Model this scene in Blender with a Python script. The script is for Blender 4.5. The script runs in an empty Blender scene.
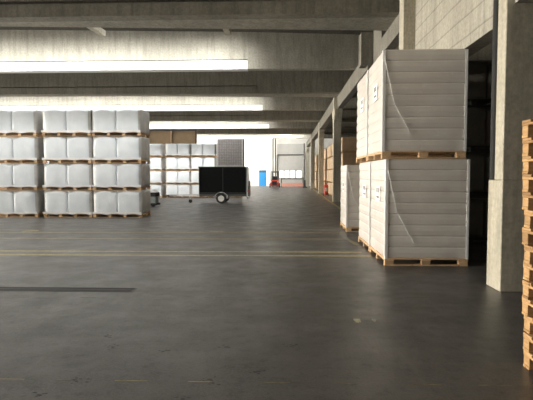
import bpy, bmesh, math, random
from mathutils import Vector, Matrix, Euler, noise
random.seed(7)
C = bpy.context.scene.collection
R = math.radians
H0 = 1.6
CAMROT = Euler((R(90-2.89), 0, R(2.26)), 'XYZ').to_matrix()
FPX = 495.0

def ray(px, py):
    return CAMROT @ Vector((px-266.5, -(py-200.0), -FPX))
def at(px, py, Y):            # point of the place at distance Y down the hall seen at (px,py)
    d = ray(px, py); t = Y/d.y
    return Vector((d.x*t, Y, H0+d.z*t))
def onfloor(px, py):
    d = ray(px, py); t = -H0/d.z
    return Vector((d.x*t, d.y*t, 0))

# ------------------------------------------------------------ materials
def newmat(name):
    m = bpy.data.materials.new(name); m.use_nodes = True
    nt = m.node_tree
    b = nt.nodes['Principled BSDF']
    return m, nt, b
def N(nt, typ, **kw):
    n = nt.nodes.new(typ)
    for k, v in kw.items(): setattr(n, k, v)
    return n
def mixcol(nt, fac, a, b, mode='MIX'):
    n = N(nt, 'ShaderNodeMix', data_type='RGBA', blend_type=mode)
    for sock, val in ((0, fac), (6, a), (7, b)):
        if hasattr(val, 'links') or hasattr(val, 'is_linked'): nt.links.new(val, n.inputs[sock])
        elif sock == 0: n.inputs[0].default_value = val
        else: n.inputs[sock].default_value = (*val, 1)
    return n.outputs[2]
def ramp(nt, src, p0, p1, c0=(0,0,0), c1=(1,1,1)):
    r = N(nt, 'ShaderNodeValToRGB')
    r.color_ramp.elements[0].position = p0; r.color_ramp.elements[1].position = p1
    r.color_ramp.elements[0].color = (*c0, 1); r.color_ramp.elements[1].color = (*c1, 1)
    nt.links.new(src, r.inputs[0]); return r.outputs[0]
def noi(nt, vec, scale, detail=4, rough=.6):
    n = N(nt, 'ShaderNodeTexNoise'); n.inputs['Scale'].default_value = scale
    n.inputs['Detail'].default_value = detail; n.inputs['Roughness'].default_value = rough
    nt.links.new(vec, n.inputs['Vector']); return n.outputs['Fac']
def mapping(nt, src, scale):
    m = N(nt, 'ShaderNodeMapping'); m.inputs['Scale'].default_value = scale
    nt.links.new(src, m.inputs['Vector']); return m.outputs[0]
def bump(nt, b, h, strength, dist=.02):
    n = N(nt, 'ShaderNodeBump'); n.inputs['Strength'].default_value = strength; n.inputs['Distance'].default_value = dist
    nt.links.new(h, n.inputs['Height']); nt.links.new(n.outputs[0], b.inputs['Normal'])

def simple(name, col, rough=.6, metal=0, nscale=8, var=.15, emit=0):
    m, nt, b = newmat(name)
    tc = N(nt, 'ShaderNodeTexCoord')
    f = noi(nt, tc.outputs['Object'], nscale)
    c = mixcol(nt, ramp(nt, f, .3, .7), tuple(x*(1-var) for x in col), tuple(min(1, x*(1+var)) for x in col))
    nt.links.new(c, b.inputs['Base Color'])
    b.inputs['Roughness'].default_value = rough; b.inputs['Metallic'].default_value = metal
    if emit:
        b.inputs['Emission Color'].default_value = (*col, 1); b.inputs['Emission Strength'].default_value = emit
    return m

def concrete(name, c0, c1, boards=None):
    m, nt, b = newmat(name)
    g = N(nt, 'ShaderNodeNewGeometry').outputs['Position']
    f1 = noi(nt, g, .9, 6, .65); f2 = noi(nt, g, 14, 4, .6)
    streak = noi(nt, mapping(nt, g, (2.5, 2.5, .25)), 2.2, 5, .7)
    c = mixcol(nt, ramp(nt, f1, .3, .7), c0, c1)
    c = mixcol(nt, ramp(nt, streak, .45, .75), c, tuple(x*.72 for x in c0))
    c = mixcol(nt, .25, c, ramp(nt, f2, .2, .8), 'OVERLAY')
    h = f2
    if boards:
        w = N(nt, 'ShaderNodeTexWave', wave_type='BANDS', bands_direction='Z', wave_profile='SAW')
        w.inputs['Scale'].default_value = boards; w.inputs['Distortion'].default_value = .3
        nt.links.new(g, w.inputs['Vector'])
        k = ramp(nt, w.outputs['Fac'], .0, .12, (.55, .55, .55), (1, 1, 1))
        c = mixcol(nt, 1, c, k, 'MULTIPLY')
        mm = N(nt, 'ShaderNodeMath', operation='ADD'); nt.links.new(w.outputs['Fac'], mm.inputs[0]); nt.links.new(f2, mm.inputs[1]); h = mm.outputs[0]
    nt.links.new(c, b.inputs['Base Color']); b.inputs['Roughness'].default_value = .85
    bump(nt, b, h, .35, .01)
    return m

def floor_mat():
    m, nt, b = newmat('worn_asphalt_floor')
    g = N(nt, 'ShaderNodeNewGeometry').outputs['Position']
    big = noi(nt, g, .35, 5, .6); mid = noi(nt, g, 1.7, 6, .65); fine = noi(nt, g, 45, 3, .7)
    tr = noi(nt, mapping(nt, g, (.25, 3, 1)), 1.6, 5, .6)
    c = mixcol(nt, ramp(nt, big, .3, .7), (.052, .048, .044), (.086, .080, .073))
    c = mixcol(nt, ramp(nt, mid, .42, .72), c, (.055, .051, .047))
    c = mixcol(nt, ramp(nt, tr, .5, .85), c, (.10, .094, .086))
    c = mixcol(nt, ramp(nt, fine, .35, .8), c, (.12, .115, .105))
    sp2 = noi(nt, g, 6.5, 5, .75)
    c = mixcol(nt, ramp(nt, sp2, .52, .72), c, (.034, .031, .028))
    sp3 = noi(nt, mapping(nt, g, (1, .35, 1)), 3.1, 6, .75)
    c = mixcol(nt, ramp(nt, sp3, .56, .74), c, (.13, .123, .112))
    # oil spots and rings
    sp = noi(nt, g, .9, 2, .4)
    c = mixcol(nt, ramp(nt, sp, .68, .74), c, (.025, .023, .021))
    nt.links.new(c, b.inputs['Base Color'])
    rr = ramp(nt, mid, .3, .75, (.30, .30, .30), (.52, .52, .52))
    nt.links.new(rr, b.inputs['Roughness'])
    b.inputs['Specular IOR Level'].default_value = .45
    bump(nt, b, fine, .25, .006)
    return m

def wood(name, c0, c1):
    m, nt, b = newmat(name)
    oi = N(nt, 'ShaderNodeObjectInfo')
    tc = N(nt, 'ShaderNodeTexCoord')
    add = N(nt, 'ShaderNodeVectorMath', operation='ADD')
    nt.links.new(tc.outputs['Object'], add.inputs[0]); nt.links.new(oi.outputs['Location'], add.inputs[1])
    f = noi(nt, mapping(nt, add.outputs[0], (1, 1, 6)), 7, 5, .65)
    c = mixcol(nt, ramp(nt, f, .3, .7), c0, c1)
    c = mixcol(nt, ramp(nt, oi.outputs['Random'], .6, 1), c, tuple(x*.62 for x in c0))
    k = noi(nt, add.outputs[0], 22, 2)
    c = mixcol(nt, ramp(nt, k, .66, .72), c, (.12, .07, .035))
    nt.links.new(c, b.inputs['Base Color']); b.inputs['Roughness'].default_value = .8
    bump(nt, b, f, .3, .004)
    return m

def film(name, c0, c1, wr=9, rough=.38, vstretch=.5, strength=.5):
    m, nt, b = newmat(name)
    oi = N(nt, 'ShaderNodeObjectInfo'); tc = N(nt, 'ShaderNodeTexCoord')
    add = N(nt, 'ShaderNodeVectorMath', operation='ADD')
    nt.links.new(tc.outputs['Object'], add.inputs[0]); nt.links.new(oi.outputs['Location'], add.inputs[1])
    f = noi(nt, mapping(nt, add.outputs[0], (1, 1, vstretch)), wr, 6, .7)
    f2 = noi(nt, add.outputs[0], 2.2, 3, .5)
    c = mixcol(nt, ramp(nt, f2, .3, .7), c0, c1)
    c = mixcol(nt, ramp(nt, f, .62, .78), c, (.9, .9, .88))
    nt.links.new(c, b.inputs['Base Color']); b.inputs['Roughness'].default_value = rough
    b.inputs['Coat Weight'].default_value = .3; b.inputs['Coat Roughness'].default_value = .25
    bump(nt, b, f, strength, .02)
    return m

M = {}
M['conc'] = concrete('grey_concrete', (.30, .285, .235), (.40, .38, .32))
M['conc_mid'] = concrete('shaded_beam_concrete', (.20, .185, .15), (.27, .255, .215))  # shade on the B beam fronts put into a darker concrete colour
M['conc_dim'] = concrete('shaded_girder_concrete', (.17, .16, .135), (.25, .235, .20))  # girder shadows put into the colour, darker than the other concrete
M['conc_panel'] = concrete('board_marked_concrete', (.33, .31, .26), (.42, .40, .34), boards=.85)
M['conc_col'] = concrete('column_concrete', (.42, .39, .31), (.55, .51, .41))
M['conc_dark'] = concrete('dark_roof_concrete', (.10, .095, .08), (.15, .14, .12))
M['floor'] = floor_mat()
M['wall'] = simple('cream_wall_paint', (.74, .72, .66), .8, nscale=1.5, var=.06)
M['wood'] = wood('pallet_wood', (.56, .35, .18), (.78, .56, .34))
M['wood_pale'] = wood('fresh_pallet_wood', (.42, .23, .09), (.66, .42, .20))
M['grey_film'] = film('blue_grey_film', (.70, .75, .79), (.80, .84, .87))
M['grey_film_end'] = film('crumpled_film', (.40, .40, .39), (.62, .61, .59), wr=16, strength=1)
M['white_film'] = film('clear_white_film', (.68, .63, .58), (.76, .72, .67), wr=6, vstretch=2.5, strength=.3)
M['dark_film'] = film('shaded_grey_film', (.24, .22, .20), (.32, .30, .27), wr=6, vstretch=2)  # same grey loads, lack of light put into a dark film colour
M['edge_film'] = film('white_edge_film', (.84, .84, .83), (.9, .9, .9), wr=8)
M['paper'] = simple('paper', (.88, .88, .86), .7, var=.02)
M['ink'] = simple('ink', (.04, .04, .05), .6)
M['black'] = simple('black_tarpaulin', (.008, .009, .009), .9)
M['black'].node_tree.nodes['Principled BSDF'].inputs['Specular IOR Level'].default_value = .1
M['rubber'] = simple('black_rubber', (.02, .02, .02), .8)
M['steel'] = simple('galvanised_steel', (.45, .45, .44), .45, .6)
M['paint_grey'] = simple('pale_grey_steel', (.50, .50, .49), .5)
M['mesh_grey'] = simple('grey_panel', (.36, .33, .32), .6)
M['hub'] = simple('wheel_hub', (.62, .60, .55), .5)
M['darksteel'] = simple('dark_steel_and_shaded_wood', (.07, .065, .06), .5)
M['blue'] = simple('blue_door_paint', (.02, .21, .46), .4, var=.05)
M['bluedark'] = simple('dark_transom', (.02, .07, .12), .4)
M['red'] = simple('red_paint', (.50, .05, .03), .45)
M['pink'] = simple('faded_red_board', (.72, .36, .28), .6)
M['white'] = simple('white_paint_and_flange_light', (.8, .8, .78), .6, var=.03)
M['carton'] = simple('brown_carton', (.56, .40, .26), .8, nscale=2, var=.15)
M['board'] = simple('brown_board', (.36, .26, .16), .8, nscale=1.5, var=.12)
M['yellow'] = simple('worn_yellow_line', (.46, .38, .17), .7, nscale=14, var=.35)
M['yellow_mid'] = simple('half_worn_yellow_line', (.30, .25, .13), .7, nscale=10, var=.3)
M['yellow_faint'] = simple('faint_yellow_line', (.20, .175, .11), .7, nscale=10, var=.35)
M['greenish'] = simple('green_grey_plastic', (.25, .28, .26), .5)
M['panelgrey'] = simple('sectional_door_panel', (.50, .49, .45), .6, nscale=2, var=.05)
M['daylight'] = simple('daylit_glazing', (1, 1, 1), .3, var=0, emit=2)
M['sky'] = simple('skylight_glazing', (1, 1, 1), .4, var=0, emit=1.2)

# ------------------------------------------------------------ helpers
def box(bm, x0, x1, y0, y1, z0, z1):
    v = [bm.verts.new((x, y, z)) for x in (x0, x1) for y in (y0, y1) for z in (z0, z1)]
    for f in ((0,1,3,2), (4,6,7,5), (0,4,5,1), (2,3,7,6), (0,2,6,4), (1,5,7,3)):
        bm.faces.new([v[i] for i in f])
def prism(bm, pts0, pts1):     # loft between two equal loops of 3D points
    a = [bm.verts.new(p) for p in pts0]; b = [bm.verts.new(p) for p in pts1]
    n = len(a)
    for i in range(n): bm.faces.new((a[i], a[(i+1) % n], b[(i+1) % n], b[i]))
    bm.faces.new(a[::-1]); bm.faces.new(b)
def tube(bm, p, q, r, n=12, r2=None):
    p = Vector(p); q = Vector(q); d = (q-p).normalized()
    u = d.orthogonal().normalized(); w = d.cross(u)
    r2 = r if r2 is None else r2
    prism(bm, [p+(u*math.cos(2*math.pi*i/n)+w*math.sin(2*math.pi*i/n))*r for i in range(n)],
              [q+(u*math.cos(2*math.pi*i/n)+w*math.sin(2*math.pi*i/n))*r2 for i in range(n)])
def obj(name, bm, mat, parent=None, bevel=0, smooth=False):
    bmesh.ops.recalc_face_normals(bm, faces=bm.faces)
    me = bpy.data.meshes.new(name); bm.to_mesh(me); bm.free()
    mats = mat if isinstance(mat, (list, tuple)) else [mat]
    for m_ in mats: me.materials.append(m_)
    o = bpy.data.objects.new(name, me); C.objects.link(o)
    if parent: o.parent = parent
    if bevel:
        md = o.modifiers.new('bevel', 'BEVEL'); md.width = bevel; md.segments = 2; md.limit_method = 'ANGLE'
    if smooth:
        for p in me.polygons: p.use_smooth = True
    return o
def B(): return bmesh.new()
def bobj(name, boxes, mat, parent=None, bevel=0):
    bm = B()
    for b in boxes: box(bm, *b)
    return obj(name, bm, mat, parent, bevel)
def struct(o): o['kind'] = 'structure'; return o
def thing(name, label, cat, loc=(0, 0, 0), rz=0, group=None):
    o = bpy.data.objects.new(name, None); C.objects.link(o); o.empty_display_size = .2
    o.location = loc; o.rotation_euler = (0, 0, rz)
    o['label'] = label; o['category'] = cat
    if group: o['group'] = group
    return o
def tag(o, label, cat, group=None):
    o['label'] = label; o['category'] = cat
    if group: o['group'] = group
    return o
def copy_tree(o, parent=None):
    c = o.copy(); C.objects.link(c)
    if parent: c.parent = parent
    for ch in list(o.children): copy_tree(ch, c)
    return c

# ------------------------------------------------------------ setting
XL, XR, YN, YF, ZR = -30.0, 14.0, -12.0, 72.0, 8.35
HB = 6.2
struct(bobj('floor', [(XL-.3, XR+.3, YN-.3, YF+.3, -.3, 0)], M['floor']))
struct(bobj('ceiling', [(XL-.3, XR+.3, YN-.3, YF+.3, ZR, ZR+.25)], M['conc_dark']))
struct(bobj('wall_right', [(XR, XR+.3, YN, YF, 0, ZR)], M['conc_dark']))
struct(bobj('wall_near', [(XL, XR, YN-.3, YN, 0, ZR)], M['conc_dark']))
# left wall with a ribbon of window openings
wl = []
wl.append((XL-.3, XL, YN, YF, 0, 1.2)); wl.append((XL-.3, XL, YN, YF, 5.2, ZR))
wy = [YN + i*6.0 for i in range(15)]
for y in wy: wl.append((XL-.3, XL, y, min(y+.9, YF), 1.2, 5.2))
struct(bobj('wall_left', wl, M['conc']))
for i, y in enumerate(wy[:-1]):
    w = struct(bobj('window_%d' % (i+1), [(XL-.2, XL-.15, y+.9, y+6.0, 1.2, 5.2)], M['daylight']))
    bobj('window_frame', [(XL-.14, XL-.06, y+.9+k*1.275-.03, y+.9+k*1.275+.03, 1.2, 5.2) for k in range(1, 4)] + [(XL-.14, XL-.06, y+.9, y+6, 3.17, 3.23)], M['darksteel'], w)
# far wall, with a hole for the loading door
ex0, ex1 = at(277.5, 175, YF).x, at(303.5, 175, YF).x
dtop = 4.45
struct(bobj('wall_far', [(XL, ex0, YF, YF+.3, 0, ZR), (ex1, XR, YF, YF+.3, 0, ZR), (ex0, ex1, YF, YF+.3, dtop, ZR)], M['wall']))

# roof beams across the hall.  A beams catch the skylight, B beams stand in the dark
XJ = -1.68
def beam(name, Y, depth, taper, groove_all, mat):
    # left half with a shadow groove above the bottom flange, right half plain
    o = struct(bobj(name, [], mat)) if False else None
    bm = B()
    zt = lambda x: min(ZR, 8.15 - (x+12)*.035) if taper else ZR
    g0, g1 = (HB+.36, HB+.47) if groove_all else (HB+.37, HB+.42)
    def seg(x0, x1, groove):
        if groove:
            box(bm, x0, x1, Y, Y+depth, HB, g0)
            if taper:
                for f in bm.faces: f.material_index = 1  # white on this flange stands in for strong daylight on concrete
            box(bm, x0, x1, Y+.22, Y+depth, g0, g1)
            z = g1
        else: z = HB
        prism(bm, [(x0, Y+(.02 if groove else .02), z), (x0, Y+min(depth, .45), z), (x0, Y+min(depth, .45), zt(x0)), (x0, Y+.02, zt(x0))],
                  [(x1, Y+.02, z), (x1, Y+min(depth, .45), z), (x1, Y+min(depth, .45), zt(x1)), (x1, Y+.02, zt(x1))])
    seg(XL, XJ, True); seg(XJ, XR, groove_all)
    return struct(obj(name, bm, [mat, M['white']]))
YB = [.8+13.6*i for i in range(5)]     # .8 14.4 28 41.6 55.2 68.8
YA = [8.1+13.6*i for i in range(5)]    # 8.1 21.7 35.3 48.9 62.5
n = 1
for i, Y in enumerate(YA):
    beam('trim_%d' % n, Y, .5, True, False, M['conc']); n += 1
for i, Y in enumerate(YB):
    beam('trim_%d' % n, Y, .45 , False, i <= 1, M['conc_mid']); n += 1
    # wide soffit plank behind the flange; it flares to the right
    bm = B()
    y0 = Y+.452
    prism(bm, [(XL, y0, HB), (XL, Y+.6, HB), (XL, Y+.6, HB+.30), (XL, y0, HB+.30)],
              [(-9, y0, HB), (-9, Y+.85, HB), (-9, Y+.85, HB+.30), (-9, y0, HB+.30)])
    prism(bm, [(-9, y0, HB), (-9, Y+.85, HB), (-9, Y+.85, HB+.30), (-9, y0, HB+.30)],
              [(XR, y0, HB), (XR, Y+2.6, HB), (XR, Y+2.6, HB+.30), (XR, y0, HB+.30)])
    struct(obj('trim_%d' % n, bm, M['conc'])); n += 1

# cross ties behind the second B beam
for (px, py, lab) in ((80, 24, 'left'), (221, 22, 'right')):
    p = at(px, py, 15.9)
    bm = B()
    prism(bm, [(p.x-.1, 15.75, 6.52), (p.x+.1, 15.75, 6.52), (p.x+.1, 15.75, 6.72), (p.x-.1, 15.75, 6.72)],
              [(p.x-.1, 17.9, 6.6), (p.x+.1, 17.9, 6.6), (p.x+.1, 17.9, 6.8), (p.x-.1, 17.9, 6.8)])
    struct(obj('trim_%d' % n, bm, M['conc_col'])); n += 1

# skylight strips set in the roof on the left side
for i, Y in enumerate([-5.5]+YA):
    s = struct(bobj('window_%d' % (20+i), [(XL+1, XJ-.2, Y-4.2, Y-1.6, ZR-.06, ZR-.005)], M['sky']))

# columns down the right side
PX = 2.93
cols = [(6.83, 7.3, .60), (12.72, 13.2, .52), (29.5, 30.0, .45), (42.8, 43.3, .44), (56.2, 56.7, .44), (69.4, 69.9, .44)]
ctext = ['nearest massive concrete column, beside the pallet tower at the right edge',
         'second concrete column, rising behind the tall stack of white wrapped loads',
         'third concrete column, standing behind the single white wrapped load',
         'fourth concrete column along the right side, beyond the fire extinguisher',
         'fifth concrete column, slim with distance, among the brown carton stacks',
         'farthest concrete column, beside the far wall on the right']
for (y0, y1, w), t in zip(cols, ctext):
    PX = 2.93 if y0 < 20 else 2.80
    ztop = HB if y0 > 7 else ZR
    if y0 < 7:   # rebate up the left face in which a rainwater pipe sits
        bm = B()
        box(bm, PX, PX+w, y0, y1, 0, 1.53)
        box(bm, PX, PX+w, y0, y1-.2, 1.53, ztop)
        box(bm, PX+.105, PX+w, y1-.2, y1, 1.53, ztop)
        c = obj('concrete_column', bm, M['conc_col'], None, .012)
        bm = B(); tube(bm, (PX+.04, y1-.1, 1.54), (PX+.04, y1-.1, ztop-.01), .062, 16)
        p = obj('rainwater_pipe', bm, M['rubber'], c); 
        pass
    else:
        bm = B(); box(bm, PX, PX+w, y0, y1, 0, ztop)
        # corbels below the girder
        if y0 > 20:
            for s, ya in ((-1, y0), (1, y1)):
                prism(bm, [(PX, ya, 4.7), (PX, ya, 5.45), (PX, ya+s*.5, 5.45), (PX, ya+s*.5, 5.14)],
                          [(PX+w, ya, 4.7), (PX+w, ya, 5.45), (PX+w, ya+s*.5, 5.45), (PX+w, ya+s*.5, 5.14)])
        c = obj('concrete_column', bm, M['conc_col'], None, .012)
    tag(c, t, 'column', 'columns along the right side')
PX = 2.93
# girders on the columns
yprev = 13.2
for i, (y0, y1, w) in enumerate(cols[2:]):
    if i == 0:
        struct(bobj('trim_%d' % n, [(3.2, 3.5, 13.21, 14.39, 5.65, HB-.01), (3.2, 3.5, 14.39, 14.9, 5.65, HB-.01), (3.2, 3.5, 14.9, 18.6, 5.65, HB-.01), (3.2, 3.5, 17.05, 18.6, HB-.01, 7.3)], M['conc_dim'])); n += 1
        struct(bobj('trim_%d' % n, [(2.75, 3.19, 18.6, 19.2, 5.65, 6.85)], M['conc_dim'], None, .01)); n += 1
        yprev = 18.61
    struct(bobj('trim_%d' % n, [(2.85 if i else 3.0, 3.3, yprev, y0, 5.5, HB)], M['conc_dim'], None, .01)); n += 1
    yprev = y1
struct(bobj('trim_%d' % n, [(PX+.29, PX+.6, 7.31, 12.71, 3.88, ZR-.01)], M['conc_panel'])); n += 1
struct(bobj('trim_%d' % n, [(PX+.10, PX+.5, YN, 6.82, 3.88, ZR-.01)], M['conc_panel'])); n += 1

# floor markings (thin paint)
def stripe(px0, py0, px1, py1, w, mat, wear=0):
    a = onfloor(px0, py0); b = onfloor(px1, py1); d = (b-a).normalized(); s = Vector((-d.y, d.x, 0))*w/2
    bm = B()
    prism(bm, [a-s+Vector((0,0,.0005)), a+s+Vector((0,0,.0005)), a+s+Vector((0,0,.002)), a-s+Vector((0,0,.002))],
              [b-s+Vector((0,0,.0005)), b+s+Vector((0,0,.0005)), b+s+Vector((0,0,.002)), b-s+Vector((0,0,.002))])
    global n
    o = struct(obj('trim_%d' % n, bm, mat)); n += 1
stripe(-60, 250.6, 362, 252.2, .085, M['yellow'])
stripe(-60, 254.4, 372, 256, .09, M['yellow'])
stripe(-60, 232.2, 345, 232.8, .09, M['yellow_mid'])
stripe(-60, 238, 350, 239, .08, M['yellow_mid'])
stripe(-60, 229.5, 340, 229.8, .07, M['yellow_faint'])
stripe(22, 231.2, 39, 230.4, .13, M['yellow'])
stripe(210, 231.4, 224, 231.2, .13, M['yellow'])
stripe(312.5, 188.8, 349, 215, .13, M['yellow'])
stripe(349, 239.5, 357, 245, .12, M['yellow_faint'])
for a, b, m_ in ((-30, 24, 'yellow_mid'), (56, 70, 'yellow_faint'), (115, 147, 'yellow_mid'), (188, 212, 'yellow_mid'), (262, 290, 'yellow_faint'), (333, 357, 'yellow_faint'), (410, 442, 'yellow_faint'), (478, 512, 'yellow_faint')):
    stripe(a, 379.2+a*.0128, b, 379.2+b*.0128, .014, M[m_])
for a, b in ((12, 30), (80, 96), (150, 160), (205, 235), (268, 292), (335, 352), (405, 432)):
    stripe(a, 297.6-a*.001, b, 297.6-b*.001, .014, M['yellow_faint'])

# drain channel
a = onfloor(-40, 289.2); b = onfloor(133, 290.2)
t = thing('drain_channel', 'long narrow dark drain grating let into the floor at left', 'drain', (b.x, b.y, 0))
L = b.x-a.x
bobj('frame', [(-L, 0, -.115, -.10, .0, .006), (-L, 0, .10, .115, .0, .006), (0, .02, -.115, .115, 0, .006)], M['darksteel'], t)
bobj('grating', [(-L, 0, -.10, .10, 0, .002)], M['rubber'], t)
bars = B()
k = 0
while k*.3 < L: k += 1
bobj('grate_bars', [(-L, 0, y, y+.02, .002, .005) for y in (-.01,)], M['darksteel'], t)

M['oil'] = simple('oil_mark', (.03, .028, .025), .5)
# dark scuffs and oil marks on the floor
for i, (px, py, r_) in enumerate(((106, 336.5, .05), (112, 347, .06), (228, 347, .06), (78, 380, .06), (214, 380, .07), (40, 395, .05), (182, 399, .04), (168, 350, .05), (290, 345, .05), (258, 372, .04))):
    c = onfloor(px, py); random.seed(i+20)
    for q_ in range(9):
        bm = B(); a0 = random.random()*6.28; dd_ = random.uniform(.0, r_*1.3)
        cx_, cy_ = c.x+dd_*math.cos(a0)*1.3, c.y+dd_*math.sin(a0); rr = random.uniform(.003, .011)
        pts = [(cx_+rr*random.uniform(.6, 1.6)*math.cos(k*.7854)*1.5, cy_+rr*random.uniform(.6, 1.4)*math.sin(k*.7854)) for k in range(8)]
        prism(bm, [(x, y, .0004) for x, y in pts], [(x, y, .0012) for x, y in pts])
        struct(obj('trim_%d' % n, bm, M['oil'])); n += 1

# splash of yellowish paint on the floor
def blot(px, py, r, seed, mat, lab):
    c = onfloor(px, py); random.seed(seed); bm = B(); nn = 26
    pts = []
    for i in range(nn):
        a_ = 2*math.pi*i/nn; rr = r*(.55+.6*random.random())
        pts.append((c.x+rr*math.cos(a_)*.6, c.y+rr*math.sin(a_)*1.2))
    prism(bm, [(x, y, .0005) for x, y in pts], [(x, y, .003) for x, y in pts])
    tag(obj('paint_stain', bm, mat), lab, 'stain')
M['stain'] = simple('pale_yellow_stain', (.42, .40, .26), .6, nscale=30, var=.4)
M['stain2'] = simple('pale_stain', (.24, .23, .19), .6, nscale=30, var=.4)
blot(357.5, 320.5, .075, 3, M['stain'], 'pale yellow paint spot on the dark floor, the brighter of two')
blot(374, 320.5, .05, 5, M['stain2'], 'fainter greyish paint spot on the floor, right of the yellow one')

# ------------------------------------------------------------ pallets
def make_pallet(parent, W, D, hgt, nb, wood_mat, name='pallet', fb=.12):
    """returns the part holding deck boards; blocks and runners are its sub-parts. origin centre front-left at (0,0)"""
    bm = B(); th = .02
    nd = max(5, int(D/.17)); bw = D/nd-.02
    for i in range(nd):
        y = i*(D-bw)/(nd-1); box(bm, -W/2, W/2, y, y+bw, hgt-th, hgt)
    for j in range(nb):
        x = -W/2 + j*(W-fb)/(nb-1); box(bm, x, x+fb, .0, D, hgt-2*th, hgt-th-.0005)
    deck = obj(name, bm, wood_mat, parent, .002)
    bobj('stringer', [(-W/2+.003, W/2-.003, D/2-.05, D/2+.05, th, hgt-2*th-.0005)], wood_mat, deck, .003)
    for j in range(nb):
        x = -W/2 + j*(W-fb)/(nb-1)
        for y in (0, D-.12):
            bobj('block', [(x+.004, x+fb-.004, y+.004, y+.116, th, hgt-2*th-.0005)], wood_mat, deck, .003)
    for y in (0, D/2-.05, D-.1):
        bobj('runner', [(-W/2, W/2, y, y+.1, 0, th-.0005)], wood_mat, deck, .002)
    return deck

# grey bagged load with two bulges, on a wide pallet
def bag_block(W, D, Hh, z0, seed):
    bm = B(); nx, ny, nz = 36, 14, 12
    def disp(x, y, z):       # unit box -> wrapped load
        u = x*2-1; v = y*2-1; w_ = z
        u = math.copysign(abs(u)**1.6, u)
        X = u*W/2; Y = D/2+v*D/2; Z = z0+w_*Hh
        nn = noise.noise(Vector((X*3+seed*7, Y*3, Z*3)))*.018
        edge_u = 1-abs(u)**14; bul = (1-(2*w_-1)**4)
        if v < -.99 or v > .99:
            sgn = -1 if v < 0 else 1
            seam = math.exp(-(u/.016)**2)*.17+math.exp(-(u/.06)**2)*.02
            Y += sgn*(.03*bul*edge_u - seam*.9*(.4+.6*bul) + nn - .04*(abs(u)**10))
        if abs(u) > .99:
            X += (1 if u > 0 else -1)*(.012*bul+nn*.8 - .03*(1 if abs(v) > .99 else 0))
        if w_ > .99:
            Z += -.075*(abs(v) > .99)*(.6+.4*math.cos(u*2*math.pi)) - .012 + nn*.4
        return (X, Y, Z)
    vs = {}
    def V_(i, j, k):
        if (i, j, k) not in vs: vs[(i, j, k)] = bm.verts.new(disp(i/nx, j/ny, k/nz))
        return vs[(i, j, k)]
    def q(a_, b_, c_, d_, mi=0):
        f = bm.faces.new((V_(*a_), V_(*b_), V_(*c_), V_(*d_))); f.smooth = True; f.material_index = mi
    for i in range(nx):
        for k in range(nz):
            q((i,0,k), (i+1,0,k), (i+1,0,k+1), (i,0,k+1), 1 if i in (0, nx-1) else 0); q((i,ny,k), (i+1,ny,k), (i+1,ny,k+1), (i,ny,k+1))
        for j in range(ny):
            q((i,j,0), (i+1,j,0), (i+1,j+1,0), (i,j+1,0)); q((i,j,nz), (i+1,j,nz), (i+1,j+1,nz), (i,j+1,nz))
    for j in range(ny):
        for k in range(nz):
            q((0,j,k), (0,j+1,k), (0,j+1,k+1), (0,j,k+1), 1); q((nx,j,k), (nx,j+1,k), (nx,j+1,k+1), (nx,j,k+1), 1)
    return bm
GW, GD, GH = 1.87, 1.3, 1.02
PH = .14
def make_bagload(seed, dark=False):
    t = thing('wrapped_pallet_load', '', 'pallet load')
    make_pallet(t, GW-.02, GD, PH, 4, M['darksteel'] if dark else M['wood'], fb=.12)  # dark loads: wooden pallet coloured dark to stand in for shade
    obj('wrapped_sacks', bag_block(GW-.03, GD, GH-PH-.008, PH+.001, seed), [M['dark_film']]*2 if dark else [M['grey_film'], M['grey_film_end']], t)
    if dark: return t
    bm = B()   # loose hem of film hanging over the pallet edge
    nn = 40
    for s in range(nn):
        u0, u1 = -1+2*s/nn, -1+2*(s+1)/nn
        def pz(u): return PH-.012+.014*math.sin(u*9+seed)+.01*noise.noise(Vector((u*6, seed, 0)))
        prism(bm, [(u0*GW/2, -.05, pz(u0)), (u0*GW/2, -.04, pz(u0)), (u0*GW/2, -.055, PH+.07), (u0*GW/2, -.065, PH+.07)],
                  [(u1*GW/2, -.05, pz(u1)), (u1*GW/2, -.04, pz(u1)), (u1*GW/2, -.055, PH+.07), (u1*GW/2, -.065, PH+.07)])
    o = obj('film_hem', bm, M['edge_film'], t); o['label'] = 'bright loose hem of plastic film'
    return t
protos = [make_bagload(s) for s in (1, 2, 3)]
used = [False]*3
dark_proto = []
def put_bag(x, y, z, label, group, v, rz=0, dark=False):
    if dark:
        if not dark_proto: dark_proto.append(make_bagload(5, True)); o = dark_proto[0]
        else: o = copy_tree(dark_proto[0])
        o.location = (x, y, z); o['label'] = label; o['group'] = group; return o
    if not used[v]: o = protos[v]; used[v] = True
    else: o = copy_tree(protos[v])
    o.location = (x, y, z); o.rotation_euler = (0, 0, rz); o['label'] = label; o['group'] = group
    return o
lv = ['bottom layer', 'second layer', 'third layer', 'top layer']
YL = 18.35
for ci, (pxc, cn) in enumerate(((13, 'left tier of front stack'), (67, 'middle tier of front stack'), (117, 'right tier of front stack'))):
    x = at(pxc, 175, YL).x
    if ci == 2: x = xprev + GW + .035
    xprev = x
    for k in range(4):
        put_bag(x+random.uniform(-.012, .012), YL+random.uniform(-.02, .02), k*GH, 'grey film-wrapped load on wooden pallet, %s, %s' % (lv[k], cn), 'grey loads in the front left stack', (ci*2+k) % 3)
YS = 34.3
x0s = at(178, 175, YS).x
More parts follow.
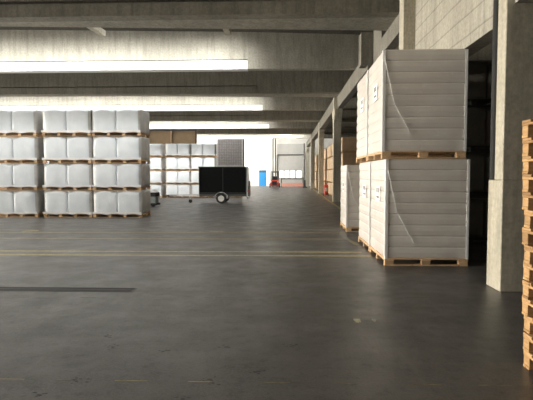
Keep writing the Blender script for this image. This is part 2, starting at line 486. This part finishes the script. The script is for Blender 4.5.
for ci, cn in enumerate(('left tier of the rear stack, half hidden', 'second tier of the rear stack', 'third tier of the rear stack, beside the trailer', 'tier of the rear stack behind the black trailer')):
    x = x0s+(ci-1)*(GW*.93+.03)-(.22 if ci == 0 else 0)
    for k in range(4):
        o = put_bag(x, YS+random.uniform(-.03, .03), k*GH*.93, 'grey wrapped pallet load, %s, %s' % (lv[k].split(',')[0], cn), 'grey loads in the rear stack behind the trailer', (ci+k) % 3)
        o.scale = (.93, 1, .93)
# dark stacks beyond the column line on the right
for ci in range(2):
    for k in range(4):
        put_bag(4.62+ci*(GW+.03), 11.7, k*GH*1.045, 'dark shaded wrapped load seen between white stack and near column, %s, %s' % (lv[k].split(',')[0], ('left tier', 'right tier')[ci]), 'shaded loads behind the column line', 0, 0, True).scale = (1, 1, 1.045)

# ------------------------------------------------------------ big white wrapped loads on the right
WW, WD, WH = 1.45, 1.58, 1.885
def make_white():
    t = thing('wrapped_pallet_load', '', 'pallet load')
    make_pallet(t, WW, WD, .13, 3, M['wood'], fb=.16)
    # layers of trays under film
    bm = B(); nl = 9; z0 = .132; lh = (WH-.002-z0)/nl
    prof = []
    for l in range(nl):
        b_ = z0+l*lh
        prof += [(b_, .012), (b_+.018, .002), (b_+lh*.5, -.004), (b_+lh-.02, .002)]
    prof.append((z0+nl*lh, .015))
    rings = []
    ns = 10
    for z, ins in prof:
        ring = []
        x0, x1, y0, y1 = -WW/2+.012+ins, WW/2-.012-ins, .012+ins, WD-.012-ins
        c = .03
        pts = []
        for i in range(ns+1): pts.append((x0+c+(x1-x0-2*c)*i/ns, y0))
        for i in range(ns+1): pts.append((x1, y0+c+(y1-y0-2*c)*i/ns))
        for i in range(ns+1): pts.append((x1-c-(x1-x0-2*c)*i/ns, y1))
        for i in range(ns+1): pts.append((x0, y1-c-(y1-y0-2*c)*i/ns))
        for x, y in pts:
            nn = noise.noise(Vector((x*4, y*4, z*3)))*.006
            ring.append(bm.verts.new((x+nn, y+nn, z)))
        rings.append(ring)
    for a_, b_ in zip(rings[:-1], rings[1:]):
        for i in range(len(a_)):
            bm.faces.new((a_[i], a_[(i+1) % len(a_)], b_[(i+1) % len(a_)], b_[i]))
    bm.faces.new(rings[0][::-1]); bm.faces.new(rings[-1])
    obj('wrapped_trays', bm, M['white_film'], t)
    o = bobj('corner_film', [(-WW/2-.004, -WW/2+.05, -.002, .012, .12, WH-.01), (-WW/2-.004, -WW/2+.010, .0121, .07, .12, WH-.01)], M['edge_film'], t, .004)
    bobj('corner_film', [(WW/2-.04, WW/2+.004, -.002, .012, .12, WH-.01)], M['edge_film'], t, .004)
    o['label'] = 'bright layered film along the corners'
    # shipping label on the left side
    lb = bobj('paper_label', [(-WW/2-.006, -WW/2-.0005, .50, .92, 1.10, 1.40)], M['paper'], t); lb['label'] = 'white paper label with small dark print'
    bobj('print', [(-WW/2-.008, -WW/2-.006, .60, .68, 1.27, 1.36), (-WW/2-.008, -WW/2-.006, .74, .82, 1.27, 1.36), (-WW/2-.008, -WW/2-.006, .60, .82, 1.17, 1.20)], M['ink'], lb)
    bm = B()   # twisted tail of film across the front
    tube(bm, (-WW/2+.03, -.012, WH-.16), (-WW/2+.2, -.012, .95), .006, 8); tube(bm, (-WW/2+.2, -.012, .95), (-WW/2+.50, -.012, .40), .006, 8)
    o = obj('film_tail', bm, M['edge_film'], t); o['label'] = 'thin twisted tail of film running diagonally'
    return t
wp = make_white()
fx = at(384.6, 265, 8.75).x + WW/2
spots = [(fx, 8.75, 0, .0, 'tall white wrapped load on pallet, bottom of the nearest right-hand stack'),
         (fx-.07, 8.75, WH+.002, .0, 'tall white wrapped load on pallet, on top of the nearest right-hand stack'),
         (fx-.0, 8.75+WD+.05, 0, .0, 'white wrapped load, bottom, directly behind the nearest right-hand load'),
         (fx-.07, 8.75+WD+.05, WH+.002, .0, 'white wrapped load, upper, directly behind the nearest right-hand stack top'),
         (at(346, 232, 14.0).x+WW/2, 14.0, 0, .0, 'single unstacked white wrapped load on a pallet behind the double stack')]
for i, (x, y, z, rz, lab) in enumerate(spots):
    o = wp if i == 0 else copy_tree(wp)
    o.location = (x, y, z); o.rotation_euler = (0, 0, rz); o['label'] = lab; o['group'] = 'white wrapped loads on the right'

# ------------------------------------------------------------ tower of empty pallets at the right edge
def make_euro():
    t = thing('wooden_pallet', '', 'pallet')
    # length 1.2 along X, width .8 along Y, origin at far left bottom corner
    Hh = .144
    strips = ((0, .145), (.1875, .1), (.3275, .145), (.5125, .1), (.655, .145))
    for y, w in strips:
        bobj('deck_board', [(0, 1.2, -y-w, -y, .122, Hh)], M['wood_pale'], t, .003)
    for x in (0, .5275, 1.055):
        bobj('cross_board', [(x, x+.145, -.8, 0, .1, .1215)], M['wood_pale'], t, .003)
        for y, w in ((0, .1), (.3275, .145), (.7, .1)):
            bobj('block', [(x+.003, x+.142, -y-w+.002, -y-.002, .022, .0995)], M['wood_pale'], t, .004)
    for y, w in ((0, .1), (.3275, .145), (.7, .1)):
        bobj('runner', [(0, 1.2, -y-w, -y, 0, .0215)], M['wood_pale'], t, .003)
    return t
ep = make_euro()
base = onfloor(523, 365)
ords = ['bottom', 'second', 'third', 'fourth', 'fifth', 'sixth', 'seventh', 'eighth', 'ninth', 'tenth', 'eleventh', 'twelfth', 'thirteenth', 'topmost']
random.seed(4)
for k in range(14):
    o = ep if k == 0 else copy_tree(ep)
    z = k*.1462
    jx = random.uniform(-.014, .014)
    o.location = (base.x-.07*k/13+jx, base.y+random.uniform(-.02, .02), z)
    o.rotation_euler = (0, 0, random.uniform(-.012, .012))
    o['label'] = 'empty wooden pallet, %s in the tower at the right frame edge' % (ords[k] + (' from the floor' if 0 < k < 13 else ''))
    o['group'] = 'empty pallets in the tower'

# ------------------------------------------------------------ trailer with cage on top
YT = 27.6
def X(px, Y): return at(px, 180, Y).x
tx0, tx1 = X(198.5, YT), X(246, YT)
t = thing('box_trailer', 'black covered single-axle trailer parked in front of the rear grey stack', 'trailer', (tx0, YT, 0))
LT = tx1-tx0; zt_ = at(220, 167.5, YT).z; zb = .52
bobj('trailer_box', [(0, LT, .12, 1.5, zb, zt_)], M['black'], t, .03)
bobj('top_rim', [(-.02, LT+.02, .10, 1.52, zt_, zt_+.05)], M['rubber'], t)
bobj('side_rail', [(0, LT, .1, .119, zb+.02, zb+.1), (0, .05, .09, .119, zb, zt_), (LT-.05, LT, .09, .119, zb, zt_), (LT*.5, LT*.5+.04, .1, .119, zb+.1, zt_)], M['rubber'], t)
bobj('chassis', [(-.0, LT, .2, .28, zb-.12, zb-.001), (0, LT, 1.3, 1.38, zb-.12, zb-.001)], M['darksteel'], t)
wx = X(221, YT)-tx0
for yy in (-.02, 1.42):
    bm = B(); tube(bm, (wx, yy, .285), (wx, yy+.19, .285), .285, 32); w_ = obj('wheel', bm, M['rubber'], t, .03)
    bm = B(); tube(bm, (wx, yy-.012, .285), (wx, yy, .285), .17, 24); tube(bm, (wx, yy-.03, .285), (wx, yy-.01, .285), .05, 16); obj('wheel_rim', bm, M['hub'], w_)
    bm = B(); nA = 16; r0, r1 = .33, .36
    for i in range(nA):
        a0, a1 = math.pi*(i/nA), math.pi*((i+1)/nA)
        f = lambda r, a_, y: (wx+r*math.cos(a_)*1.1, y, .285+r*math.sin(a_))
        prism(bm, [f(r0, a0, yy-.03), f(r1, a0, yy-.03), f(r1, a0, yy+.2), f(r0, a0, yy+.2)], [f(r0, a1, yy-.03), f(r1, a1, yy-.03), f(r1, a1, yy+.2), f(r0, a1, yy+.2)])
    obj('mudguard', bm, M['steel'], t)
dx = X(166, YT)-tx0
bm = B()
prism(bm, [(dx, .74, .36), (dx, .86, .36), (dx, .86, .46), (dx, .74, .46)], [(.0, .74, .38), (.0, .86, .38), (.0, .86, .5), (.0, .74, .5)])
prism(bm, [(dx+.4, .74, .37), (dx+.4, .78, .37), (dx+.4, .78, .44), (dx+.4, .74, .44)], [(.2, .2, .40), (.2, .28, .40), (.2, .28, .5), (.2, .2, .5)])
obj('drawbar', bm, M['steel'], t)
bm = B(); tube(bm, (dx-.02, .8, .41), (dx-.16, .8, .41), .05, 14); tube(bm, (dx-.16, .8, .43), (dx-.22, .8, .36), .06, 14); obj('coupling', bm, M['darksteel'], t)
jx = X(188, YT)-tx0
bm = B(); tube(bm, (jx, .66, .16), (jx, .66, .95), .03, 12); tube(bm, (jx, .66, .95), (jx-.18, .66, .98), .014, 8); tube(bm, (jx, .69, .45), (jx, .76, .45), .05, 10)
jk = obj('jockey_stand', bm, M['steel'], t)
bm = B(); tube(bm, (jx, .62, .1), (jx, .70, .1), .1, 20); obj('jockey_wheel', bm, M['rubber'], jk)
bobj('tail_frame', [(LT+.02, LT+.08, .12, .2, .28, zt_), (LT+.02, LT+.08, 1.42, 1.5, .28, zt_), (LT+.02, LT+.1, .12, 1.5, .28, .36)], M['steel'], t)
tl = bobj('tail_lamp', [(LT+.08, LT+.13, .12, .26, .62, .78), (LT+.08, LT+.13, 1.36, 1.5, .62, .78)], M['red'], t)
bobj('ramp', [(LT+.1, LT+.16, .3, 1.3, .4, 1.25)], M['darksteel'], t)
# cage on the trailer roof
cx0, cx1 = X(217, YT+.3), X(243, YT+.3)
zc0 = zt_+.052; zc1 = at(230, 138.3, YT+.3).z
t = thing('storage_cage', 'tall grey panelled cage with pale steel frame on the trailer roof', 'cage', ((cx0+cx1)/2, YT+.3, zc0))
w2 = (cx1-cx0)/2; hc = zc1-zc0
fr = []
for sx in (-1, 1):
    for yy in (0, 1.04):
        fr.append((sx*w2-.05 if sx > 0 else -w2, w2 if sx > 0 else -w2+.05, yy, yy+.06, 0, hc))
fr += [(-w2+.05, w2-.05, yy, yy+.06, z, z+.07) for yy in (0, 1.04) for z in (0, hc-.07)]
fr += [(s, s+.05, .06, 1.04, z, z+.07) for s in (-w2, w2-.05) for z in (0, hc-.07)]
bobj('frame', fr, M['paint_grey'], t, .006)
bobj('panel', [(-w2+.051, w2-.051, .02, .035, .071, hc-.071), (-w2+.01, -w2+.025, .061, 1.039, .071, hc-.071), (w2-.025, w2-.01, .061, 1.039, .071, hc-.071), (-w2+.051, w2-.051, 1.06, 1.075, .071, hc-.071), (-w2+.051, w2-.051, .061, 1.039, hc-.05, hc-.03)], M['mesh_grey'], t)
bm = B()
for i in range(1, 14):
    x = -w2+.05+(2*w2-.1)*i/14; box(bm, x-.005, x+.005, .008, .0195, .075, hc-.075)
for i in range(1, 16):
    z = .07+(hc-.14)*i/16; box(bm, -w2+.055, w2-.055, .0, .0075, z-.005, z+.005)
obj('wire_mesh', bm, M['darksteel'], t)

# low cleaning machine peeping out behind the front left stack
ys = 24.5
x1 = X(156.3, ys)
t = thing('floor_scrubber', 'low white, black and grey machine peeping out behind the front left stack', 'cleaning machine', (x1, ys, 0))
bobj('body', [(-1.1, -.05, .05, .7, .18, .52)], M['greenish'], t, .04)
bobj('bumper', [(-1.14, 0, 0, .75, .08, .18)], M['rubber'], t, .02)
bobj('dark_panel', [(-1.0, -.02, .02, .72, .521, .72)], M['rubber'], t, .03)
bm = B(); prism(bm, [(-1.0, .03, .721), (-1.0, .71, .721), (-.9, .71, .84), (-.9, .03, .84)], [(-.03, .03, .721), (-.03, .71, .721), (-.2, .71, .86), (-.2, .03, .86)])
obj('top_cover', bm, M['white'], t, .02)
for x in (-.95, -.2):
    bm = B(); tube(bm, (x, .1, .1), (x, .2, .1), .1, 18); obj('wheel', bm, M['rubber'], t)

# tall brown partition behind the rear stack
YP = 46.0
x0, x1 = X(149, YP), X(197, YP); ztop = at(170, 131, YP).z
t = thing('board_partition', 'tall brown board partition rising behind the rear grey stack', 'partition', ((x0+x1)/2-3, YP, 0))
ox = t.location.x
bobj('board', [(x0-6-ox, x1-ox, .1, .2, 0, ztop)], M['board'], t)
for px in (123, 147, 171.5, 196.2):
    x = X(px, YP)-ox
    bobj('post', [(x-.06, x+.06, 0, .0995, 0, ztop)], M['darksteel' if px > 190 else 'carton'], t)
bobj('top_rail', [(x0-6-ox, x1-ox, .02, .2, ztop+.001, ztop+.12)], M['darksteel'], t)

# ------------------------------------------------------------ far wall fittings
def E(px, py, Y=YF): return at(px, py, Y)
# sectional loading door
dd = struct(bobj('door_1', [(ex0, ex1, YF+.08, YF+.14, 0.0, 1.22), (ex0, ex1, YF+.08, YF+.14, 2.22, dtop)], M['panelgrey']))
wxs = [(279.8, 283.2), (284.9, 288.9), (290.6, 294.9), (296.7, 301.2)]
edges = [ex0]+[v for a_, b_ in wxs for v in (E(a_, 175).x, E(b_, 175).x)]+[ex1]
bobj('door_panel', [(edges[i], edges[i+1], YF+.08, YF+.14, 1.2205, 2.2195) for i in range(0, len(edges), 2)], M['panelgrey'], dd)
for a_, b_ in wxs:
    bobj('pane', [(E(a_, 175).x, E(b_, 175).x, YF+.1, YF+.11, 1.221, 2.219)], M['daylight'], dd)
bobj('panel_rib', [(ex0, ex1, YF+.06, YF+.0795, z, z+.04) for z in (.55, 1.15, 2.25, 2.8, 3.35, 3.9)], M['paint_grey'], dd)
struct(bobj('trim_%d' % n, [(ex0-.05, ex1+.05, YF-.06, YF-.001, dtop, dtop+.14), (ex0-.12, ex0-.001, YF-.06, YF-.001, 0, dtop), (ex1+.001, ex1+.12, YF-.06, YF-.001, 0, dtop)], M['darksteel'])); n += 1
struct(bobj('trim_%d' % n, [(ex0-.1, ex1+.1, YF-.03, YF-.001, dtop+.141, 6.1)], M['panelgrey'])); n += 1
# blue door
bx0, bx1 = E(259, 180).x, E(266.2, 180).x
d2 = struct(bobj('door_2', [(bx0, bx1, YF-.06, YF-.001, 0, 1.95)], M['blue']))
bobj('transom', [(bx0, bx1, YF-.06, YF-.001, 1.951, 2.3)], M['bluedark'], d2)
bobj('door_handle', [(bx1-.2, bx1-.08, YF-.1, YF-.0605, .95, 1.1)], M['darksteel'], d2)
# two steel posts
for px, lab in ((273, 'left of the pair of slim dark steel posts by the far wall'), (275.4, 'right of the pair of slim dark steel posts by the far wall')):
    p = E(px, 180, 70.6)
    bm = B(); box(bm, -.09, .09, -.01, .01, 0, 8.3); box(bm, -.09, -.07, -.09, .09, 0, 8.3); box(bm, .07, .09, -.09, .09, 0, 8.3); box(bm, -.16, .16, -.16, .16, 0, .02)
    o = tag(obj('steel_post', bm, M['darksteel']), lab, 'post'); o.location = (p.x, 70.6, 0)
# electrical duct on right of door & bollard
p = E(302.6, 180, 71.6)
t = thing('drain_pipe', 'slim dark vertical pipe right of the loading door', 'pipe', (p.x+.22, 71.7, 0))
bm = B(); tube(bm, (0, 0, .05), (0, 0, 6.15), .07, 12); obj('pipe', bm, M['darksteel'], t)
bobj('bracket', [(-.1, .1, -.1, .29, 2, 2.06), (-.1, .1, -.1, .29, 4, 4.06)], M['steel'], t)
p = onfloor(305, 187.6)
t = thing('bollard', 'short black bollard on a square foot right of the loading door', 'bollard', (p.x, p.y, 0))
bobj('foot', [(-.25, .25, -.25, .25, 0, .1)], M['rubber'], t, .01)
bm = B(); tube(bm, (0, 0, .1), (0, 0, .95), .1, 16, .07); obj('post', bm, M['rubber'], t)
# barrier before the loading door
yb = 66.0
b0, b1 = X(281.5, yb), X(303, yb)
t = thing('safety_barrier', 'faded red low barrier board with dark top rail before the loading door', 'barrier', ((b0+b1)/2, yb, 0))
hw = (b1-b0)/2
bobj('board', [(-hw, hw, 0, .05, .08, .55)], M['pink'], t)
bobj('rail', [(-hw, hw, -.01, .05, 1.02, 1.15)], M['darksteel'], t)
for s in (-1, 1):
    bobj('post', [(s*hw-.06, s*hw+.06, .051, .15, 0, 1.3)], M['darksteel'], t)
bobj('foot', [(-hw*.6-.05, -hw*.6+.05, -.2, .3, 0, .079), (hw*.6-.05, hw*.6+.05, -.2, .3, 0, .079)], M['red'], t)

# forklift seen from behind
yf = 62.5
f0, f1 = X(270.3, yf), X(278.8, yf); fw = (f1-f0)/2
t = thing('forklift', 'small red forklift truck seen from behind near the far wall', 'forklift', ((f0+f1)/2, yf, 0))
bm = B()
prism(bm, [(-fw, 0, .2), (fw, 0, .2), (fw*.9, 0, .85), (-fw*.9, 0, .85)], [(-fw, .6, .2), (fw, .6, .2), (fw, .6, 1.0), (-fw, .6, 1.0)])
obj('counterweight', bm, M['red'], t, .05)
bobj('chassis', [(-fw, fw, .601, 1.7, .25, .75)], M['red'], t, .03)
bobj('radiator_grille', [(-fw*.55, fw*.55, -.02, .03, .35, .8)], M['rubber'], t)
bobj('seat', [(-.28, .28, .75, 1.2, .76, .95), (-.28, .28, .62, .749, .8, 1.45)], M['rubber'], t, .04)
g = bobj('overhead_guard', [(-fw+.02, -fw+.1, .3, .38, .95, 2.0), (fw-.1, fw-.02, .3, .38, .95, 2.0), (-fw+.02, -fw+.1, 1.5, 1.58, .751, 2.0), (fw-.1, fw-.02, 1.5, 1.58, .751, 2.0), (-fw, fw, .25, 1.6, 2.001, 2.07)], M['darksteel'], t)
bobj('mast', [(-.4, -.28, 1.75, 1.9, .1, 2.1), (.28, .4, 1.75, 1.9, .1, 2.1), (-.279, .279, 1.78, 1.86, 1.9, 2.05), (-.279, .279, 1.78, 1.86, .3, .5)], M['darksteel'], t)
for x in (-.3, .2): bobj('fork', [(x, x+.1, 1.905, 2.95, .06, .1), (x, x+.1, 1.901, 1.95, .101, .6)], M['darksteel'], t)
for sx in (-1, 1):
    for yy, r in ((.35, .24), (1.45, .28)):
        bm = B(); tube(bm, (sx*fw+(.001 if sx > 0 else -.12), yy, r), (sx*fw+(.12 if sx > 0 else -.001), yy, r), r, 20); obj('wheel', bm, M['rubber'], t)
bobj('tail_lamp', [(-fw*.85, -fw*.65, -.02, .02, .7, .8), (fw*.65, fw*.85, -.02, .02, .7, .8)], M['white'], t)

# wheeled fire extinguisher between columns
p = onfloor(329.3, 196); 
t = thing('fire_extinguisher', 'red wheeled fire extinguisher with white label beside the carton stacks', 'fire extinguisher', (3.0, 37.4, 0))
bm = B(); tube(bm, (0, 0, .12), (0, 0, .8), .17, 24); tube(bm, (0, 0, .8), (0, 0, .92), .17, 24, .06); obj('cylinder', bm, M['red'], t, .01)
bm = B(); tube(bm, (0, 0, .92), (0, 0, 1.0), .04, 12); tube(bm, (0, 0, .99), (.15, 0, 1.02), .02, 8); obj('valve', bm, M['darksteel'], t)
bobj('label_plate', [(-.09, .09, -.176, -.168, .38, .66)], M['white'], t)
bm = B(); tube(bm, (-.2, .12, .12), (-.17, .12, .12), .12, 18); tube(bm, (.17, .12, .12), (.2, .12, .12), .12, 18); tube(bm, (-.17, .12, .12), (.17, .12, .12), .015, 8); obj('wheels', bm, M['rubber'], t)
bm = B(); tube(bm, (-.13, .19, .12), (-.13, .2, 1.15), .012, 8); tube(bm, (.13, .19, .12), (.13, .2, 1.15), .012, 8); tube(bm, (-.13, .2, 1.15), (.13, .2, 1.15), .012, 8); obj('handle', bm, M['red'], t)

# brown carton blocks beyond the columns
def make_carton():
    t = thing('carton_block', '', 'carton stack')
    bm = B()
    for y in (0, .9, 1.8): box(bm, 0, 1.2, y, y+.1, 0, .1)
    box(bm, 0, 1.2, 0, 1.9, .101, .12)
    obj('pallet', bm, M['wood'], t)
    bobj('carton', [(0, 1.2, 0, 1.9, .121, .98)], M['carton'], t, .012)
    bobj('strap', [(-.004, 1.204, y, y+.02, .121, .984) for y in (.5, 1.4)], M['paper'], t)
    return t
cb = make_carton(); first = True
bays = [('between the third and fourth columns', 31.0, 6, 1.02), ('between the fourth and fifth columns', 44.5, 5, .98), ('between the fifth and last columns', 57.5, 5, .95)]
nth = ['nearest', 'second', 'third', 'fourth', 'fifth', 'farthest']
for bn, ys, cnt, sz in bays:
    for j in range(cnt):
        for k in range(4):
            for r_ in range(2 if j == 0 else 1):
                o = cb if first else copy_tree(cb); first = False
                o.location = (3.5+r_*1.3+random.uniform(-.03, .03), ys+j*1.96, k*.99)
                o['label'] = 'brown carton block, %s%s, %s pile from the camera %s' % (('bottom', 'second layer', 'third layer', 'top')[k], ' right of it' if r_ else '', nth[j], bn)
                if r_: o['label'] = 'brown carton block, %s of the inner pile %s' % (('bottom', 'second layer', 'third layer', 'top')[k], bn)
                o['group'] = 'brown carton blocks '+bn

# ------------------------------------------------------------ lights
def area(name, loc, target, sx, sy, power, col=(1, 1, 1), spread=180):
    l = bpy.data.lights.new(name, 'AREA'); l.shape = 'RECTANGLE'; l.size = sx; l.size_y = sy; l.energy = power; l.color = col
    l.spread = R(spread)
    o = bpy.data.objects.new(name, l); C.objects.link(o); o.location = loc
    d = Vector(target)-Vector(loc); o.rotation_euler = d.to_track_quat('-Z', 'Y').to_euler()
    return o
cx = (XL+1+XJ-.2)/2; wid = XJ-.2-XL-1
DAY = (1, .985, .95)
for i, Y in enumerate(YA):
    # daylight falling in through the roof openings and onto the A beams
    area('skylight_glow', (cx, Y-4.6, 7.35), (cx, Y, 6.25), wid, .35, 260 if i == 0 else 420, DAY, 36)
    area('skylight_down', (cx-(4 if i == 0 else 0), Y-2.9, ZR-.1), (cx-(4 if i == 0 else 0), Y-2.9, 0), wid-(8 if i == 0 else 0), 2.4, (2500, 700, 330, 750, 750)[i], DAY, 150)
area('skylight_down', (cx-5, -8, ZR-.1), (cx-5, -8, 0), wid-10, 2.4, 500, DAY, 150)
area('skylight_far', (-9, 65.5, 8), (-6, 72, 3), 22, 1, 2600, DAY, 120)
area('window_daylight', (XL+.1, 30, 3.2), (0, 30, 3.0), 70, 4, 5200, (1, .92, .78), 60)
area('near_wall_fill', (-18, YN+.2, 3), (-6, 14, 1.5), 12, 5, 150, (1, .93, .82), 160)  # added low fill light, the near wall has no doorway

w = bpy.data.worlds.new('world'); bpy.context.scene.world = w; w.use_nodes = True
w.node_tree.nodes['Background'].inputs[0].default_value = (.8, .85, .9, 1); w.node_tree.nodes['Background'].inputs[1].default_value = .3

cam = bpy.data.cameras.new('camera'); co = bpy.data.objects.new('camera', cam); C.objects.link(co)
co.location = (0, 0, H0); co.rotation_euler = CAMROT.to_euler()
cam.sensor_width = 36; cam.lens = FPX/533*36; cam.clip_end = 300; cam.clip_start = .05
bpy.context.scene.camera = co
vs = bpy.context.scene.view_settings
vs.view_transform = 'Standard'; vs.look = 'None'; vs.gamma = 1; vs.use_curve_mapping = False; vs.exposure = .1
